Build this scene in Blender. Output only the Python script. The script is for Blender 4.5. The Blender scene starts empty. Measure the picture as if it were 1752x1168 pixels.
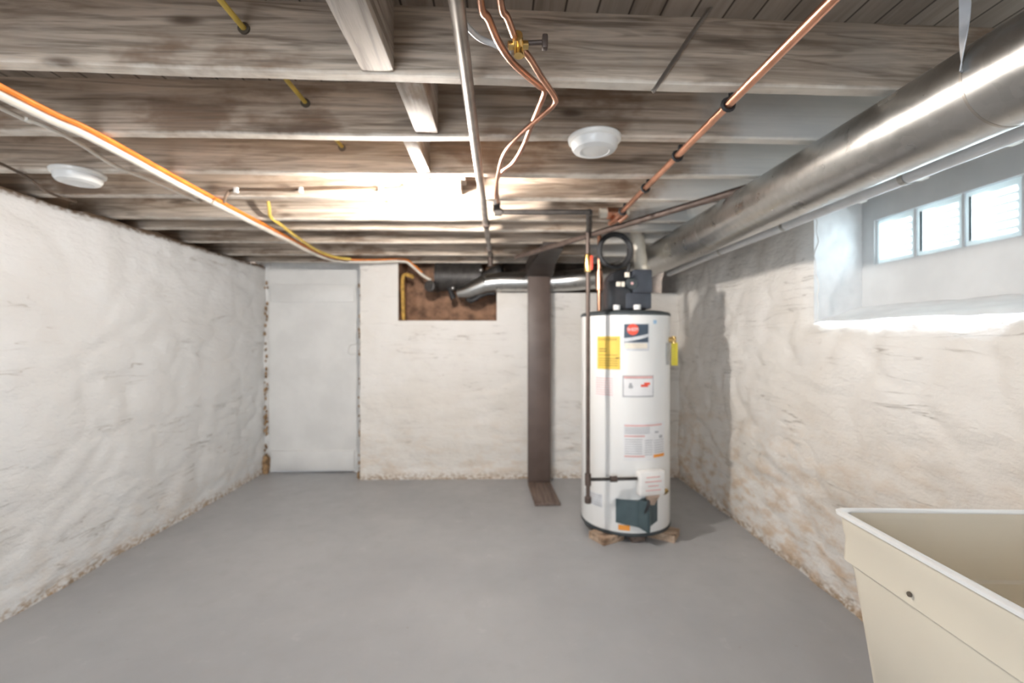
import bpy, bmesh, math, random
from mathutils import Vector, Matrix, noise
PI = math.pi
random.seed(7)
S = bpy.context.scene
C = S.collection
H = 1.25                                  # camera height
JB = H + 0.68                             # underside of the joists
F = 16.0 / 36.0 * 1752                    # focal length in pixels
TH = math.radians(1.5)

# ------------------------------------------------------------------ camera
cd = bpy.data.cameras.new('camera')
cam = bpy.data.objects.new('camera', cd)
C.objects.link(cam)
cam.location = (0, 0, H)
cam.rotation_euler = (PI / 2, 0, -TH)
cd.lens = 16.0
cd.sensor_width = 36.0
cd.shift_y = -4.0 / 1752
cd.clip_start = 0.02
S.camera = cam
cd.dof.use_dof = True
cd.dof.focus_distance = 0.7
cd.dof.aperture_fstop = 3.4


def at(px, py, X=None, Y=None, Z=None, d=None):
    """world point on the ray through a photograph pixel, on a plane X=, Y=, Z= (above camera) or at depth d"""
    r = (px - 876.0) / F
    u = (580.0 - py) / F
    dx = r * math.cos(TH) + math.sin(TH)
    dy = -r * math.sin(TH) + math.cos(TH)
    if d is not None: t = d
    elif X is not None: t = X / dx
    elif Y is not None: t = Y / dy
    else: t = Z / u
    return Vector((t * dx, t * dy, H + t * u))


# ------------------------------------------------------------------ materials
class N:
    def __init__(self, name):
        self.m = bpy.data.materials.new(name)
        self.m.use_nodes = True
        self.t = self.m.node_tree
        self.b = self.t.nodes['Principled BSDF']
        self.out = self.t.nodes['Material Output']

    def n(self, typ, **kw):
        x = self.t.nodes.new(typ)
        for k, v in kw.items():
            setattr(x, k, v)
        return x

    def l(self, a, b): self.t.links.new(a, b)

    def put(self, sock, v):
        if hasattr(v, 'is_linked'): self.l(v, sock)
        else: sock.default_value = v

    def pos(self, scale=(1, 1, 1), kind='world', off=None):
        if kind == 'world': src = self.n('ShaderNodeNewGeometry').outputs['Position']
        else: src = self.n('ShaderNodeTexCoord').outputs['Object']
        mp = self.n('ShaderNodeMapping')
        mp.inputs['Scale'].default_value = scale
        self.l(src, mp.inputs['Vector'])
        if off is not None: self.l(off, mp.inputs['Location'])
        return mp.outputs['Vector']

    def noise(self, vec, scale, detail=4, rough=0.55, dist=0.0):
        x = self.n('ShaderNodeTexNoise')
        x.inputs['Scale'].default_value = scale
        x.inputs['Detail'].default_value = detail
        x.inputs['Roughness'].default_value = rough
        x.inputs['Distortion'].default_value = dist
        self.l(vec, x.inputs['Vector'])
        return x.outputs['Fac']

    def rng(self, v, a, b, c=0.0, d=1.0, smooth=True):
        x = self.n('ShaderNodeMapRange')
        if smooth: x.interpolation_type = 'SMOOTHSTEP'
        self.put(x.inputs[0], v)
        for i, q in enumerate((a, b, c, d)): x.inputs[i + 1].default_value = q
        return x.outputs[0]

    def math(self, op, a, b=0.0):
        x = self.n('ShaderNodeMath', operation=op)
        self.put(x.inputs[0], a)
        self.put(x.inputs[1], b)
        return x.outputs[0]

    def mix(self, f, a, b):
        x = self.n('ShaderNodeMix', data_type='RGBA')
        self.put(x.inputs['Factor'], f)
        for s, v in ((x.inputs[6], a), (x.inputs[7], b)):
            self.put(s, v if hasattr(v, 'is_linked') else (*v, 1.0) if len(v) == 3 else v)
        return x.outputs[2]

    def axis(self, vec, i):
        x = self.n('ShaderNodeSeparateXYZ')
        self.l(vec, x.inputs[0])
        return x.outputs[i]

    def bump(self, h, strength=0.4, dist=0.01):
        x = self.n('ShaderNodeBump')
        x.inputs['Strength'].default_value = strength
        x.inputs['Distance'].default_value = dist
        self.l(h, x.inputs['Height'])
        self.l(x.outputs[0], self.b.inputs['Normal'])

    def done(self, col, rough=0.6, metal=0.0):
        self.put(self.b.inputs['Base Color'], col if hasattr(col, 'is_linked') else (*col, 1.0))
        self.put(self.b.inputs['Roughness'], rough)
        self.b.inputs['Metallic'].default_value = metal
        return self.m


def plain(name, col, rough=0.5, metal=0.0, var=0.12, scale=14, bump=0.0):
    """one colour with a slight procedural mottling"""
    k = N(name)
    v = k.pos()
    f = k.noise(v, scale, 3)
    c = k.mix(k.rng(f, 0.3, 0.7), tuple(x * (1 - var) for x in col), tuple(min(1, x * (1 + var)) for x in col))
    if bump: k.bump(f, bump, 0.005)
    return k.done(c, rough, metal)


def wall_mat(name, stain_h, stain_gain, top=9.0, cool=False, crack=0.5):
    k = N(name)
    v = k.pos()
    z = k.axis(v, 2)
    big = k.noise(v, 1.6, 5)
    mid = k.noise(k.pos((1, 1, 2.2)), 7, 6, 0.6)
    fine = k.noise(k.pos((1, 1, 1.8)), 30, 4, 0.6)
    white = (0.69, 0.70, 0.705) if cool else (0.79, 0.765, 0.73)
    warm = (0.65, 0.65, 0.645) if cool else (0.72, 0.68, 0.625)
    c = k.mix(k.rng(big, 0.35, 0.7), white, warm)
    # damp, rusty patches that fade with height
    s = k.math('MULTIPLY', k.rng(z, 0.02, stain_h, 1.0, 0.0), stain_gain)
    sm = k.math('MULTIPLY', s, k.rng(mid, 0.42, 0.68))
    c = k.mix(sm, c, (0.58, 0.41, 0.255))
    sm2 = k.math('MULTIPLY', k.rng(z, 0.0, 0.09, 1.0, 0.0), k.rng(fine, 0.40, 0.62))
    c = k.mix(sm2, c, (0.36, 0.25, 0.15))
    # dirty mortar lines
    cr = k.noise(k.pos((0.8, 0.8, 10)), 1.6, 4, 0.5, 0.35)
    cl = k.math('MULTIPLY', k.rng(k.math('ABSOLUTE', k.math('SUBTRACT', cr, 0.5)), 0.0, 0.011, 1.0, 0.0),
                k.rng(k.noise(k.pos((1, 1, 1.6)), 2.6, 2), 0.50, 0.62))
    c = k.mix(k.math('MULTIPLY', cl, crack), c, (0.30, 0.26, 0.21))
    # unpainted crumbling stone above the painted face
    tp = k.rng(k.math('ADD', z, k.math('MULTIPLY', fine, 0.05)), top, top + 0.03)
    c = k.mix(tp, c, (0.16, 0.105, 0.065))
    h = k.math('ADD', k.math('MULTIPLY', mid, 1.0), k.math('MULTIPLY', fine, 0.45))
    h = k.math('SUBTRACT', h, k.math('MULTIPLY', cl, 0.5))
    k.bump(h, 0.5, 0.028)
    return k.done(c, 0.62)


def wood_mat(name, dark, light, paint=False, axis=0, knot=True):
    k = N(name)
    rnd = k.n('ShaderNodeObjectInfo').outputs['Random']
    sc = [9, 9, 9]
    sc[axis] = 0.42
    cx = k.n('ShaderNodeCombineXYZ')
    for i in range(3): k.l(k.math('MULTIPLY', rnd, 37.0 + 11 * i), cx.inputs[i])
    v = k.pos(sc, 'world', cx.outputs[0])
    g = k.noise(v, 1.7, 7, 0.66, 1.6)
    g2 = k.noise(v, 14, 3, 0.6)
    b2 = [1.0, 1.0, 1.0]; b2[axis] = 0.5
    st = k.noise(k.pos([x * 1.0 for x in b2], 'world', cx.outputs[0]), 4.0, 5, 0.6)
    c = k.mix(k.rng(g, 0.30, 0.66), dark, light)
    c = k.mix(k.math('MULTIPLY', k.rng(g2, 0.52, 0.72), 0.35), c, tuple(x * 0.45 for x in dark))
    c = k.mix(k.math('MULTIPLY', k.rng(st, 0.52, 0.66), 0.7), c, (0.17, 0.085, 0.04))
    c = k.mix(k.math('MULTIPLY', k.rng(st, 0.46, 0.30, 0.0, 1.0), 0.45), c, (0.36, 0.33, 0.29))
    gs = k.noise(k.pos([x_ * 0.42 for x_ in sc], 'world', cx.outputs[0]), 1.5, 2, 0.5, 0.8)
    ring = k.math('MULTIPLY', k.rng(k.math('SINE', k.math('MULTIPLY', gs, 95.0)), 0.25, 1.0), k.rng(g2, 0.35, 0.6, 0.15, 0.5))
    c = k.mix(ring, c, tuple(x_ * 0.5 for x_ in dark))
    s3 = [16, 16, 16]; s3[axis] = 1.1
    dk = k.noise(k.pos(s3, 'world', cx.outputs[0]), 1.3, 4, 0.6, 0.5)
    c = k.mix(k.math('MULTIPLY', k.rng(dk, 0.57, 0.68), 0.6), c, (0.095, 0.062, 0.042))
    if knot:
        vo = k.n('ShaderNodeTexVoronoi')
        vo.inputs['Scale'].default_value = 1.0
        ks = [11, 11, 11]; ks[axis] = 3.2
        k.l(k.pos(ks, 'world', cx.outputs[0]), vo.inputs['Vector'])
        kn = k.math('MULTIPLY', k.rng(vo.outputs['Distance'], 0.05, 0.22, 1.0, 0.0),
                    k.rng(k.axis(vo.outputs['Color'], 0), 0.66, 0.70))
        c = k.mix(k.math('MULTIPLY', kn, 0.85), c, (0.085, 0.05, 0.03))
    if paint:
        w = k.pos()
        px = k.math('ADD', k.axis(w, 0), k.math('MULTIPLY', k.noise(w, 2.6, 5, 0.6), 1.0))
        pm = k.math('MULTIPLY', k.rng(px, 1.15, 1.42), k.rng(k.axis(w, 1), 1.22, 1.32))
        c = k.mix(k.math('MULTIPLY', pm, 0.85), c, (0.66, 0.65, 0.62))
        # light on the undersides painted into the lower edges, over whitewash remnants
        edge_z = k.math('ADD', k.axis(w, 2), k.math('MULTIPLY', k.noise(w, 16, 4), -0.02))
        lit_edge = k.rng(edge_z, JB - 0.012, JB + 0.004, 0.85, 0.0)
        c = k.mix(lit_edge, c, (0.80, 0.745, 0.665))
    k.bump(g, 0.35, 0.006)
    return k.done(c, 0.75)


M = {}
M['wall_l'] = wall_mat('painted_stone_left', 0.40, 0.22, JB - 0.015, True)
M['wall_b'] = wall_mat('painted_stone_back', 0.75, 0.35, 9)
M['wall_r'] = wall_mat('painted_stone_right', 1.05, 0.8, 9)
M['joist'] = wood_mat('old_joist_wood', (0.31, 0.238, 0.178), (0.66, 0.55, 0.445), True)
M['deck'] = None
M['block'] = wood_mat('pale_blocking_wood', (0.36, 0.30, 0.25), (0.56, 0.50, 0.44), axis=1)
M['floorboard'] = wood_mat('brown_board_wood', (0.12, 0.085, 0.07), (0.20, 0.15, 0.125), axis=1, knot=False)
M['shim'] = wood_mat('shim_wood', (0.30, 0.20, 0.13), (0.56, 0.42, 0.31), axis=0)

k = N('subfloor_boards')
v = k.pos()
x = k.math('MULTIPLY', k.axis(v, 0), 1 / 0.085)
fr = k.math('FRACT', x)
gap = k.math('MAXIMUM', k.rng(fr, 0.0, 0.07, 1.0, 0.0), k.rng(fr, 0.95, 1.0))
g = k.noise(k.pos((9, 0.6, 9)), 2.5, 6, 0.65, 0.6)
cell = k.n('ShaderNodeTexWhiteNoise', noise_dimensions='1D')
k.l(k.math('FLOOR', x), cell.inputs['W'])
c = k.mix(k.rng(g, 0.3, 0.7), (0.19, 0.15, 0.12), (0.34, 0.28, 0.23))
c = k.mix(k.math('MULTIPLY', cell.outputs['Value'], 0.4), c, (0.40, 0.35, 0.30))
c = k.mix(gap, c, (0.03, 0.02, 0.015))
M['deck'] = k.done(c, 0.8)

k = N('painted_concrete')
v = k.pos()
a = k.noise(v, 0.9, 5)
b = k.noise(v, 9, 5, 0.65)
e = k.noise(v, 60, 2)
c = k.mix(k.rng(a, 0.3, 0.7), (0.335, 0.342, 0.355), (0.415, 0.42, 0.43))
c = k.mix(k.math('MULTIPLY', k.rng(b, 0.52, 0.75), 0.28), c, (0.34, 0.335, 0.33))
c = k.mix(k.math('MULTIPLY', k.rng(b, 0.40, 0.25, 0.0, 1.0), 0.22), c, (0.55, 0.55, 0.545))
sp = k.noise(v, 21, 3)
c = k.mix(k.math('MULTIPLY', k.rng(sp, 0.73, 0.77), 0.5), c, (0.24, 0.19, 0.15))
k.bump(k.math('ADD', a, k.math('MULTIPLY', e, 0.03)), 0.25, 0.03)
M['floor'] = k.done(c, k.rng(b, 0.2, 0.8, 0.32, 0.5))

k = N('galvanised_steel')
v = k.pos()
vo = k.n('ShaderNodeTexVoronoi')
vo.inputs['Scale'].default_value = 45
k.l(v, vo.inputs['Vector'])
c = k.mix(k.axis(vo.outputs['Color'], 0), (0.46, 0.46, 0.445), (0.53, 0.525, 0.51))
M['galv'] = k.done(c, k.rng(k.noise(v, 12, 3), 0.3, 0.7, 0.27, 0.34), 1.0)

M['panel'] = plain('painted_parging', (0.66, 0.67, 0.675), 0.55, var=0.05, scale=5, bump=0.08)
M['sillpaint'] = plain('painted_window_reveal', (0.86, 0.865, 0.87), 0.45, var=0.04, scale=9, bump=0.35)
M['door'] = plain('painted_door', (0.72, 0.715, 0.70), 0.45, var=0.05, scale=4)
M['jamb'] = plain('painted_jamb', (0.72, 0.715, 0.70), 0.5, var=0.08, scale=9)
M['niche'] = plain('bare_brown_brick', (0.30, 0.17, 0.105), 0.85, var=0.45, scale=9, bump=0.5)
M['sill_wood'] = plain('dark_sill_wood', (0.10, 0.07, 0.05), 0.85, var=0.4, scale=8)
M['yellow_edge'] = plain('aged_yellow_foam', (0.46, 0.27, 0.06), 0.8, var=0.3, scale=40, bump=0.4)
M['white_enamel'] = plain('white_enamel', (0.80, 0.80, 0.79), 0.28, var=0.02, scale=3)
M['dark_trim'] = plain('charcoal_trim', (0.05, 0.06, 0.065), 0.45)
M['blower'] = plain('black_blower_plastic', (0.032, 0.032, 0.036), 0.42)
M['blower_blue'] = plain('blue_black_plastic', (0.042, 0.048, 0.062), 0.42)
M['access'] = plain('teal_grey_steel', (0.055, 0.085, 0.095), 0.42)
M['yellow'] = plain('yellow_label', (0.80, 0.56, 0.10), 0.5, var=0.04)
M['tag'] = plain('yellow_tag', (0.72, 0.60, 0.05), 0.5, var=0.06)
M['ink'] = plain('black_ink', (0.04, 0.04, 0.045), 0.5)
M['brown_ink'] = plain('brown_ink', (0.22, 0.13, 0.03), 0.5)
M['navy'] = plain('navy_print', (0.05, 0.075, 0.11), 0.4)
M['red'] = plain('red_print', (0.80, 0.10, 0.06), 0.4)
M['pale_red'] = plain('faded_red_print', (0.72, 0.42, 0.40), 0.5)
M['grey_print'] = plain('grey_print', (0.42, 0.43, 0.45), 0.5)
M['paper'] = plain('white_paper', (0.78, 0.78, 0.79), 0.5, var=0.03)
M['silver'] = plain('silver_print', (0.62, 0.64, 0.67), 0.35)
M['cream'] = plain('cream_print', (0.74, 0.68, 0.58), 0.5)
M['orange'] = plain('orange_sticker', (0.85, 0.33, 0.05), 0.5)
M['valve_box'] = plain('white_control_plastic', (0.80, 0.79, 0.775), 0.4, var=0.04)
M['bracket'] = plain('tan_bracket', (0.36, 0.27, 0.21), 0.5)
M['brass'] = plain('brass', (0.72, 0.50, 0.20), 0.25, 1.0)
M['copper'] = plain('copper', (0.80, 0.42, 0.28), 0.30, 1.0, var=0.18, scale=9)
M['old_copper'] = plain('tarnished_copper', (0.50, 0.26, 0.17), 0.28, 1.0, var=0.3, scale=8)
M['iron'] = plain('black_iron', (0.045, 0.04, 0.037), 0.5, 0.2, var=0.3, scale=20)
M['steel'] = plain('grey_conduit', (0.36, 0.33, 0.30), 0.33, 0.85, var=0.2, scale=10)
M['brown_iron'] = plain('brown_oxidised_iron', (0.10, 0.072, 0.06), 0.5, 0.3, var=0.25, scale=18)
M['black_rubber'] = plain('black_rubber', (0.022, 0.022, 0.024), 0.55)
M['pvc'] = plain('off_white_pvc', (0.62, 0.57, 0.48), 0.4, var=0.1)
M['white_pvc'] = plain('white_pvc', (0.74, 0.75, 0.76), 0.35, var=0.05)
M['cable_white'] = plain('white_cable_sheath', (0.74, 0.69, 0.61), 0.45, var=0.1)
M['cable_orange'] = plain('orange_cable_sheath', (0.78, 0.24, 0.03), 0.5, var=0.15)
M['cable_yellow'] = plain('yellow_cable_sheath', (0.62, 0.44, 0.09), 0.5, var=0.15)
M['cable_brown'] = plain('brown_cable_sheath', (0.13, 0.085, 0.055), 0.55)
M['post'] = plain('brown_painted_steel', (0.115, 0.083, 0.070), 0.45, 0.0, var=0.12, scale=6)
M['post_dark'] = plain('dark_brown_steel', (0.045, 0.033, 0.028), 0.55, var=0.2)
M['porcelain'] = plain('white_porcelain', (0.82, 0.81, 0.78), 0.3, var=0.02)
M['tub'] = plain('cream_plastic', (0.70, 0.642, 0.53), 0.38, var=0.03, scale=3)
M['tub_rim'] = plain('white_plastic_rim', (0.82, 0.82, 0.81), 0.3, var=0.02)
M['hole'] = plain('dark_screw_hole', (0.10, 0.08, 0.06), 0.6)

k = N('lit_bulb_glass')
k.b.inputs['Base Color'].default_value = (1, 1, 1, 1)
k.b.inputs['Emission Color'].default_value = (1.0, 0.93, 0.86, 1)
k.b.inputs['Emission Strength'].default_value = 1350
M['bulb'] = k.m
k = N('fill_bulb_glass')  # glow of the added fill bulb behind the camera
k.b.inputs['Emission Color'].default_value = (1.0, 0.95, 0.90, 1)
k.b.inputs['Emission Strength'].default_value = 420
M['fill_bulb'] = k.m

# glass block: ribbed, lets daylight straight through, scatters part of it
BW_, BZ0_, BZ1_, BY_ = 0.2175, H + 0.378, H + 0.602, 2.264
k = N('ribbed_glass_block')
v = k.pos()
z_ = k.math('DIVIDE', k.math('SUBTRACT', k.axis(v, 2), BZ0_), BZ1_ - BZ0_)
y_ = k.math('FRACT', k.math('DIVIDE', k.math('SUBTRACT', BY_, k.axis(v, 1)), BW_))      # 0 at the far edge of each block
ez = k.math('MINIMUM', z_, k.math('SUBTRACT', 1.0, z_))
ey = k.math('MINIMUM', y_, k.math('SUBTRACT', 1.0, y_))
edge = k.rng(k.math('MINIMUM', ez, ey), 0.07, 0.12, 1.0, 0.0)
wz = k.rng(k.math('SINE', k.math('MULTIPLY', z_, 2 * PI * 7)), 0.35, 0.8)
wy = k.rng(k.math('SINE', k.math('MULTIPLY', y_, 2 * PI * 7)), 0.7, 0.95)
zone = k.rng(k.math('ADD', y_, k.math('MULTIPLY', k.noise(v, 4, 2), 0.3)), 0.4, 0.75)
rib = k.math('MULTIPLY', k.math('MAXIMUM', wz, k.math('MULTIPLY', wy, 0.5)), zone)
mask = k.rng(k.math('MAXIMUM', k.math('MULTIPLY', edge, 0.95), rib), 0.0, 0.8)
tr = k.n('ShaderNodeBsdfTransparent')
tr.inputs['Color'].default_value = (0.95, 0.98, 0.97, 1)
df = k.n('ShaderNodeBsdfDiffuse')
df.inputs['Color'].default_value = (0.70, 0.74, 0.74, 1)
gl = k.n('ShaderNodeBsdfGlossy')
gl.inputs['Roughness'].default_value = 0.12
m1 = k.n('ShaderNodeMixShader')
m2 = k.n('ShaderNodeMixShader'); m2.inputs[0].default_value = 0.07
k.l(mask, m1.inputs[0])
tl = k.n('ShaderNodeBsdfTranslucent')
tl.inputs['Color'].default_value = (0.085, 0.095, 0.095, 1)
ad = k.n('ShaderNodeAddShader')
k.l(df.outputs[0], ad.inputs[0]); k.l(tl.outputs[0], ad.inputs[1])
k.l(tr.outputs[0], m1.inputs[1]); k.l(ad.outputs[0], m1.inputs[2])
k.l(m1.outputs[0], m2.inputs[1]); k.l(gl.outputs[0], m2.inputs[2])
k.l(m2.outputs[0], k.out.inputs['Surface'])
M['glass'] = k.m


# ------------------------------------------------------------------ mesh helpers
def BM(): return bmesh.new()


def box(bm, c, s, rot=None, bev=0.0):
    r = bmesh.ops.create_cube(bm, size=1.0)
    vs = r['verts']
    bmesh.ops.scale(bm, vec=s, verts=vs)
    if bev:
        es = list({e for q in vs for e in q.link_edges})
        o = bmesh.ops.bevel(bm, geom=es, offset=bev, segments=2, affect='EDGES', profile=0.5)
        vs = list({q for f in o['faces'] for q in f.verts} | {q for q in vs if q.is_valid})
    if rot is not None: bmesh.ops.rotate(bm, cent=(0, 0, 0), matrix=rot, verts=vs)
    bmesh.ops.translate(bm, vec=c, verts=vs)
    return vs


def smooth_path(pts, n=6):
    pts = [Vector(p) for p in pts]
    if len(pts) < 3: return pts
    out = []
    for i in range(len(pts) - 1):
        p0 = pts[max(i - 1, 0)]; p1 = pts[i]; p2 = pts[i + 1]; p3 = pts[min(i + 2, len(pts) - 1)]
        for j in range(n):
            t = j / n
            out.append(0.5 * ((2 * p1) + (p2 - p0) * t + (2 * p0 - 5 * p1 + 4 * p2 - p3) * t * t + (3 * p1 - p0 - 3 * p2 + p3) * t ** 3))
    out.append(pts[-1])
    return out


def tube(bm, pts, r, seg=12, smooth=True, sx=1.0, sz=1.0):
    """a round (or flattened: sx, sz) tube along a path"""
    P = smooth_path(pts) if smooth else [Vector(p) for p in pts]
    rs = r if isinstance(r, (list, tuple)) else None
    rings = []
    nrm = None
    for i, p in enumerate(P):
        t = (P[min(i + 1, len(P) - 1)] - P[max(i - 1, 0)]).normalized()
        if nrm is None:
            a = Vector((0, 0, 1)) if abs(t.z) < 0.9 else Vector((1, 0, 0))
            nrm = (a - t * a.dot(t)).normalized()
        else:
            nrm = (nrm - t * nrm.dot(t)).normalized()
        bn = t.cross(nrm)
        if rs: q = rs[0] + (rs[1] - rs[0]) * i / (len(P) - 1)
        else: q = r
        rings.append([bm.verts.new(p + nrm * (math.cos(2 * PI * j / seg) * q * sz) + bn * (math.sin(2 * PI * j / seg) * q * sx)) for j in range(seg)])
    for a, b in zip(rings, rings[1:]):
        for j in range(seg):
            bm.faces.new((a[j], a[(j + 1) % seg], b[(j + 1) % seg], b[j]))
    bm.faces.new(rings[0][::-1])
    bm.faces.new(rings[-1])


def lathe(bm, prof, c=(0, 0, 0), seg=32, axis=(0, 0, 1)):
    """profile of (radius, height) turned about an axis through c"""
    ax = Vector(axis).normalized()
    q = Vector((0, 0, 1)).rotation_difference(ax).to_matrix()
    c = Vector(c)
    rings = []
    for r, h in prof:
        rings.append([bm.verts.new(c + q @ Vector((math.cos(2 * PI * j / seg) * r, math.sin(2 * PI * j / seg) * r, h))) for j in range(seg)])
    for a, b in zip(rings, rings[1:]):
        for j in range(seg):
            bm.faces.new((a[j], a[(j + 1) % seg], b[(j + 1) % seg], b[j]))
    bm.faces.new(rings[0][::-1])
    bm.faces.new(rings[-1])


def cyl(bm, a, b, r, seg=20):
    tube(bm, [a, b], r, seg, False)


def link(name, bm, m, parent=None, origin=None, smooth=True, angle=40):
    bmesh.ops.recalc_face_normals(bm, faces=bm.faces[:])
    if origin is not None: bmesh.ops.translate(bm, vec=-Vector(origin), verts=bm.verts[:])
    me = bpy.data.meshes.new(name)
    bm.to_mesh(me)
    bm.free()
    if smooth:
        me.polygons.foreach_set('use_smooth', [True] * len(me.polygons))
        me.set_sharp_from_angle(angle=math.radians(angle))
    if isinstance(m, (list, tuple)):
        for q in m: me.materials.append(q)
    else: me.materials.append(m)
    o = bpy.data.objects.new(name, me)
    C.objects.link(o)
    if parent is not None: o.parent = parent
    elif origin is not None: o.location = origin
    return o


ROOT = {}


def tag(o, label=None, cat=None, group=None, kind=None):
    if label: o['label'] = label
    if cat: o['category'] = cat
    if group: o['group'] = group
    if kind: o['kind'] = kind
    return o


def thing(name, label, cat, loc, group=None):
    o = bpy.data.objects.new(name, None)
    o.empty_display_size = 0.1
    C.objects.link(o)
    o.location = loc
    ROOT[o] = Vector(loc)
    return tag(o, label, cat, group)


def part(name, bm, m, root, under=None, label=None, **kw):
    o = link(name, bm, m, under or root, ROOT[root], **kw)
    if label: o['label'] = label
    return o


def single(name, label, cat, bm, m, group=None, **kw):
    zs = [q.co for q in bm.verts]
    n = len(zs)
    org = Vector((sum(q.x for q in zs) / n, sum(q.y for q in zs) / n, min(q.z for q in zs)))
    return tag(link(name, bm, m, None, org, **kw), label, cat, group)


def struct(name, bm, m, label=None, cat=None, parent=None, **kw):
    o = link(name, bm, m, parent, **kw)
    o['kind'] = 'structure'
    return tag(o, label, cat)


# ------------------------------------------------------------------ the room shell
XL, XR = -2.20, 1.61
YB, YD, YF = 4.07, 4.31, -2.5
ZT = H + 0.86                               # underside of the subfloor


def stone(u, v, seed, amp):
    """relief of rubble masonry under many coats of paint"""
    p = Vector((u * 3.2 + seed * 7.3, v * 8.0 + seed, seed * 3.1))
    w = Vector((noise.noise(p * 0.6), noise.noise(p * 0.6 + Vector((9, 2, 4))), 0)) * 0.5
    d = noise.voronoi(p + w)[0]
    j = min(1.0, (d[1] - d[0]) / 0.28)
    h = (j * j * (3 - 2 * j) - 0.7) * 0.5
    q = Vector((u * 2.0, v * 4.0, seed * 5.0))
    h += noise.noise(q) * 0.9 + noise.noise(q * 3.1) * 0.5 + noise.noise(q * 8.0) * 0.32 + noise.noise(q * 19.0) * 0.14
    return h * amp


def stone_wall(name, fn, us, vs, m, seed, amp, hole=None, edge=None, **kw):
    """fn(u, v, h) gives the point at u along, v up, h out of the wall; hole(u, v) removes faces; edge(u, v) damps the relief"""
    bm = BM()
    grid = []
    for u in us:
        col = []
        for v in vs:
            k_ = edge(u, v) if edge else 1.0
            col.append(bm.verts.new(fn(u, v, stone(u, v, seed, amp) * k_)))
        grid.append(col)
    for i in range(len(us) - 1):
        for j in range(len(vs) - 1):
            if hole and hole((us[i] + us[i + 1]) / 2, (vs[j] + vs[j + 1]) / 2): continue
            bm.faces.new((grid[i][j], grid[i + 1][j], grid[i + 1][j + 1], grid[i][j + 1]))
    for q in [q for q in bm.verts if not q.link_faces]: bm.verts.remove(q)
    return struct(name, bm, m, **kw)


def steps(a, b, s):
    n = max(1, round((b - a) / s))
    return [a + (b - a) * i / n for i in range(n + 1)]


# floor
bm = BM()
gx, gy = steps(-2.5, 2.0, 0.25), steps(YF - 0.1, 4.6, 0.25)
g = [[bm.verts.new((x, y, noise.noise(Vector((x, y, 0)) * 0.9) * 0.004)) for y in gy] for x in gx]
for i in range(len(gx) - 1):
    for j in range(len(gy) - 1): bm.faces.new((g[i][j], g[i + 1][j], g[i + 1][j + 1], g[i][j + 1]))
struct('floor', bm, M['floor'], 'grey painted concrete basement floor', 'floor')

# subfloor above the joists
bm = BM()
box(bm, (-0.2, 1.0, ZT + 0.02), (4.9, 7.4, 0.04))
struct('ceiling', bm, M['deck'], 'bare board underside of the floor above the joists', 'ceiling', smooth=False)

# left wall: painted face, crumbling ledge, then the dark foundation behind the joist ends
LT = JB - 0.005


def f_left(u, v, h):
    t = LT + noise.noise(Vector((u * 3, 1.7, 0))) * 0.022 + noise.noise(Vector((u * 11, 4.7, 0))) * 0.012
    if v <= 1.0: return Vector((XL + h * (1.0 if v < 0.985 else 0.6), u, v * t))
    if v <= 1.1: return Vector((XL - (v - 1.0) * 2.2 + h * 0.5, u, t + h * 0.5))
    return Vector((XL - 0.22, u, t + (v - 1.1) * 3.0))


vv = [-0.03] + steps(0, 1.0, 0.0105) + [1.03, 1.06, 1.1, 1.14, 1.18]
stone_wall('wall_left', f_left, steps(YF, YD + 0.02, 0.028), vv, M['wall_l'], 1.0, 0.017, label='white painted rubble stone wall on the left', cat='wall')

# right wall with the window opening
W0, W1, WS = 0.86, 2.34, 1.326                # opening: near jamb, far jamb, outer sill


def f_right(u, v, h):
    t = JB - 0.01 + noise.noise(Vector((u * 3, 8.7, 0))) * 0.03
    z = v * (JB - 0.01)
    dd = math.hypot(max(W0 - u, u - W1, 0), max(WS - z, 0))
    flare = 0.0
    if z > WS - 0.15 and W0 - 0.15 < u < W1 + 0.15 and dd < 0.10:
        flare = 0.06 * (1 - dd / 0.10) ** 1.6 * (0.85 + 0.45 * noise.noise(Vector((u * 14, z * 14, 3))))
    if v <= 1.0: return Vector((XR - h + flare, u, v * t))
    if v <= 1.1: return Vector((XR + (v - 1.0) * 2.2, u, t + h * 0.5))
    return Vector((XR + 0.22, u, t + (v - 1.1) * 3.0))


def in_win(u, v): return W0 < u < W1 and v * (JB - 0.01) > WS


def win_edge(u, v):
    z = v * (JB - 0.01)
    du = max(W0 - u, u - W1, 0)
    dz = max(WS - z, 0)
    return 0.35 + 0.65 * min(1.0, math.hypot(du, dz) / 0.07) if (W0 - .1 < u < W1 + .1 and z > WS - .1) else 1.0


us = steps(YF, W0, 0.03)[:-1] + steps(W0, W1, 0.0285)[:-1] + steps(W1, YB + 0.4, 0.028)
vs_ = [-0.03] + steps(0, WS / (JB - 0.01), 0.0115)[:-1] + steps(WS / (JB - 0.01), 1.0, 0.013) + [1.03, 1.06, 1.1, 1.14, 1.18]
stone_wall('wall_right', f_right, us, vs_, M['wall_r'], 2.0, 0.023, in_win, win_edge, label='white painted stone wall on the right with rusty damp stains', cat='wall')

# reveal of the window opening
WX = 1.90
rv = lambda a: a


def f_sill(u, v, h):
    return Vector((XR + 0.03 + (WX - 0.01 - XR) * v, u, WS + 0.008 + (1.412 - WS) * min(1, v * 1.05) ** 0.8 + h))


stone_wall('trim_1', f_sill, steps(W0 - 0.01, W1 + 0.01, 0.025), steps(0, 1, 0.07), M['sillpaint'], 5.0, 0.009, label='lumpy sloping white sill below the glass block window', cat='window sill')


def f_jamb(u, v, h):
    return Vector((XR + 0.035 + (WX - 0.015 - XR) * u, W1 + 0.004 - abs(h) * 0.7 * min(1, 0.2 + u * 2), WS + (ZT - WS) * v))


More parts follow.
